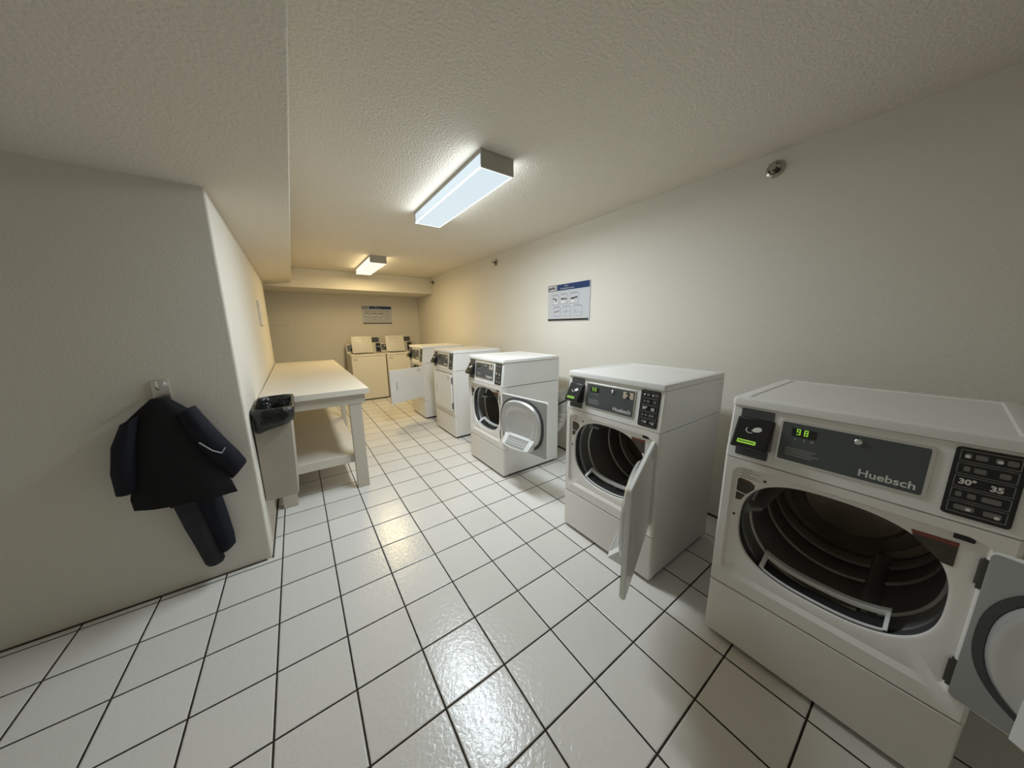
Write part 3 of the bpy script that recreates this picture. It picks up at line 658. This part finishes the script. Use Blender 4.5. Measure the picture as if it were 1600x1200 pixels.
# ------------------------------------------------------------------ clothes on the end of the left wall
def loft(secs, n=28, fold=.06, nf=5, ph=0, cap=True):
    """secs: (x, y, z, half width, half depth, direction angle of the width in the xz plane)"""
    L = []
    for k, (x, y, z, hw, hd, ang) in enumerate(secs):
        lp = []
        for i in range(n):
            a = 2*PI*i/n; r = 1+fold*math.sin(nf*a+ph+k*.35)+fold*.6*math.sin((nf*2+1)*a+k*.7)
            u = math.cos(a)*hw*r; v = math.sin(a)*hd*r
            lp.append((x+u*math.cos(ang), y+v, z+u*math.sin(ang)))
        L.append(lp)
    return MB().loops(L, True, cap, cap)
YW = -1.84
hk = empty('coat_hook', (-1.35, YW, 4.25))
MB().box(-.12, -.04, -.18, .12, 0, .18).build('hook_plate', M_SILVER, hk, bevel=.01)
MB().tube([(0, -.02, .05), (0, -.16, .02), (0, -.24, .08), (0, -.25, .18)], .025, 10).build('hook_prong', M_SILVER, hk)
tag(hk, 'small metal coat hook holding the dark clothes on the end wall', 'coat hook')
jk = loft([(-1.35, YW-.24, 4.12, .10, .10, 0), (-1.35, YW-.24, 3.95, .26, .15, 0), (-1.35, YW-.24, 3.72, .46, .18, 0), (-1.33, YW-.27, 3.3, .52, .2, 0), (-1.30, YW-.31, 2.8, .54, .20, .0), (-1.24, YW-.40, 2.3, .66, .14, -.04), (-1.20, YW-.40, 2.07, .68, .14, -.05)], fold=.05, nf=6).build('jacket', M_BLKCLOTH, None, smooth=60)
tag(jk, 'black and navy jacket hanging on the end of the left wall', 'jacket')
sl1 = loft([(-1.02, YW-.32, 3.86, .14, .13, .4), (-.88, YW-.34, 3.45, .18, .15, .42), (-.73, YW-.33, 3.08, .20, .15, .45), (-.58, YW-.31, 2.76, .21, .14, .5), (-.47, YW-.29, 2.52, .205, .12, .7), (-.435, YW-.28, 2.44, .20, .09, .85), (-.43, YW-.28, 2.43, .15, .05, .85)], fold=.04, nf=4).build('sleeve', M_NAVY, jk, smooth=60)
sl2 = loft([(-1.72, YW-.30, 3.80, .15, .15, .5), (-1.84, YW-.32, 3.4, .18, .16, .3), (-1.92, YW-.32, 2.9, .18, .16, .2), (-1.95, YW-.30, 2.45, .16, .14, .1)], fold=.04, nf=4).build('sleeve', M_NAVY, jk, smooth=60)
MB().tube([(-.90, YW-.49, 3.22), (-.74, YW-.50, 3.02), (-.62, YW-.475, 2.93), (-.56, YW-.43, 3.02)], .014, 8).build('piping', M_PIPING, jk)
tr = loft([(-1.20, YW-.13, 2.3, .34, .09, 0), (-1.18, YW-.13, 1.9, .38, .10, 0)], fold=.04, nf=4).build('trousers', M_NAVY, None, smooth=60)
loft([(-1.02, YW-.15, 2.0, .20, .12, 0), (-.94, YW-.16, 1.5, .17, .12, .1), (-.88, YW-.16, 1.0, .15, .11, .2), (-.86, YW-.16, .72, .13, .10, .35), (-.89, YW-.16, .66, .09, .07, .35)], fold=.05, nf=4).build('trouser_leg', M_NAVY, tr, smooth=60)
loft([(-1.32, YW-.15, 2.0, .20, .12, 0), (-1.24, YW-.16, 1.4, .18, .12, .1), (-1.16, YW-.16, .9, .16, .11, .1), (-1.10, YW-.16, .5, .15, .10, .1), (-1.10, YW-.16, .42, .11, .07, .1)], fold=.05, nf=4).build('trouser_leg', M_GREYCLOTH, tr, smooth=60)
tag(tr, 'dark navy trousers hanging below the jacket on the end wall', 'trousers')

# ------------------------------------------------------------------ duct and cable behind the dryers
import itertools
def bez(pts, n=14):
    out = []; P = [Vector(q) for q in pts]; P = [P[0]*2-P[1]]+P+[P[-1]*2-P[-2]]
    for i in range(1, len(P)-2):
        for k in range(n):
            tt = k/n; p0, p1, p2, p3 = P[i-1:i+3]
            out.append(.5*((2*p1)+(p2-p0)*tt+(2*p0-5*p1+4*p2-p3)*tt*tt+(3*p1-p0-3*p2+p3)*tt**3))
    return out+[P[-2]]
path = bez([(9.22, -.9, .6), (9.3, -1.15, .9), (9.45, -1.5, 1.35), (9.5, -1.62, 1.9), (9.52, -1.55, 2.3), (9.6, -1.4, 2.5), (9.95, -1.3, 2.55)], 18)
o = MB().tube(path, .22, 18, True, rfun=lambda i: .215+.02*math.sin(i*2.1)+.012*math.sin(i*.9)).build('vent_duct', M_FOIL, None, smooth=70)
tag(o, 'crinkled silver foil vent duct behind the dryer with the folded-back door', 'vent duct')
path = bez([(9.2, -.6, 1.9), (9.2, -1.5, 2.15), (9.1, -2.0, 2.42), (9.05, -2.5, 2.66), (9.1, -3.4, 2.78), (9.05, -4.6, 2.70), (8.95, -5.3, 2.6)], 10)
o = MB().tube(path, .035, 8).build('power_cable', M_BLACK, None, smooth=60)
tag(o, 'black cable looping behind the dryers above the foil duct', 'cable')
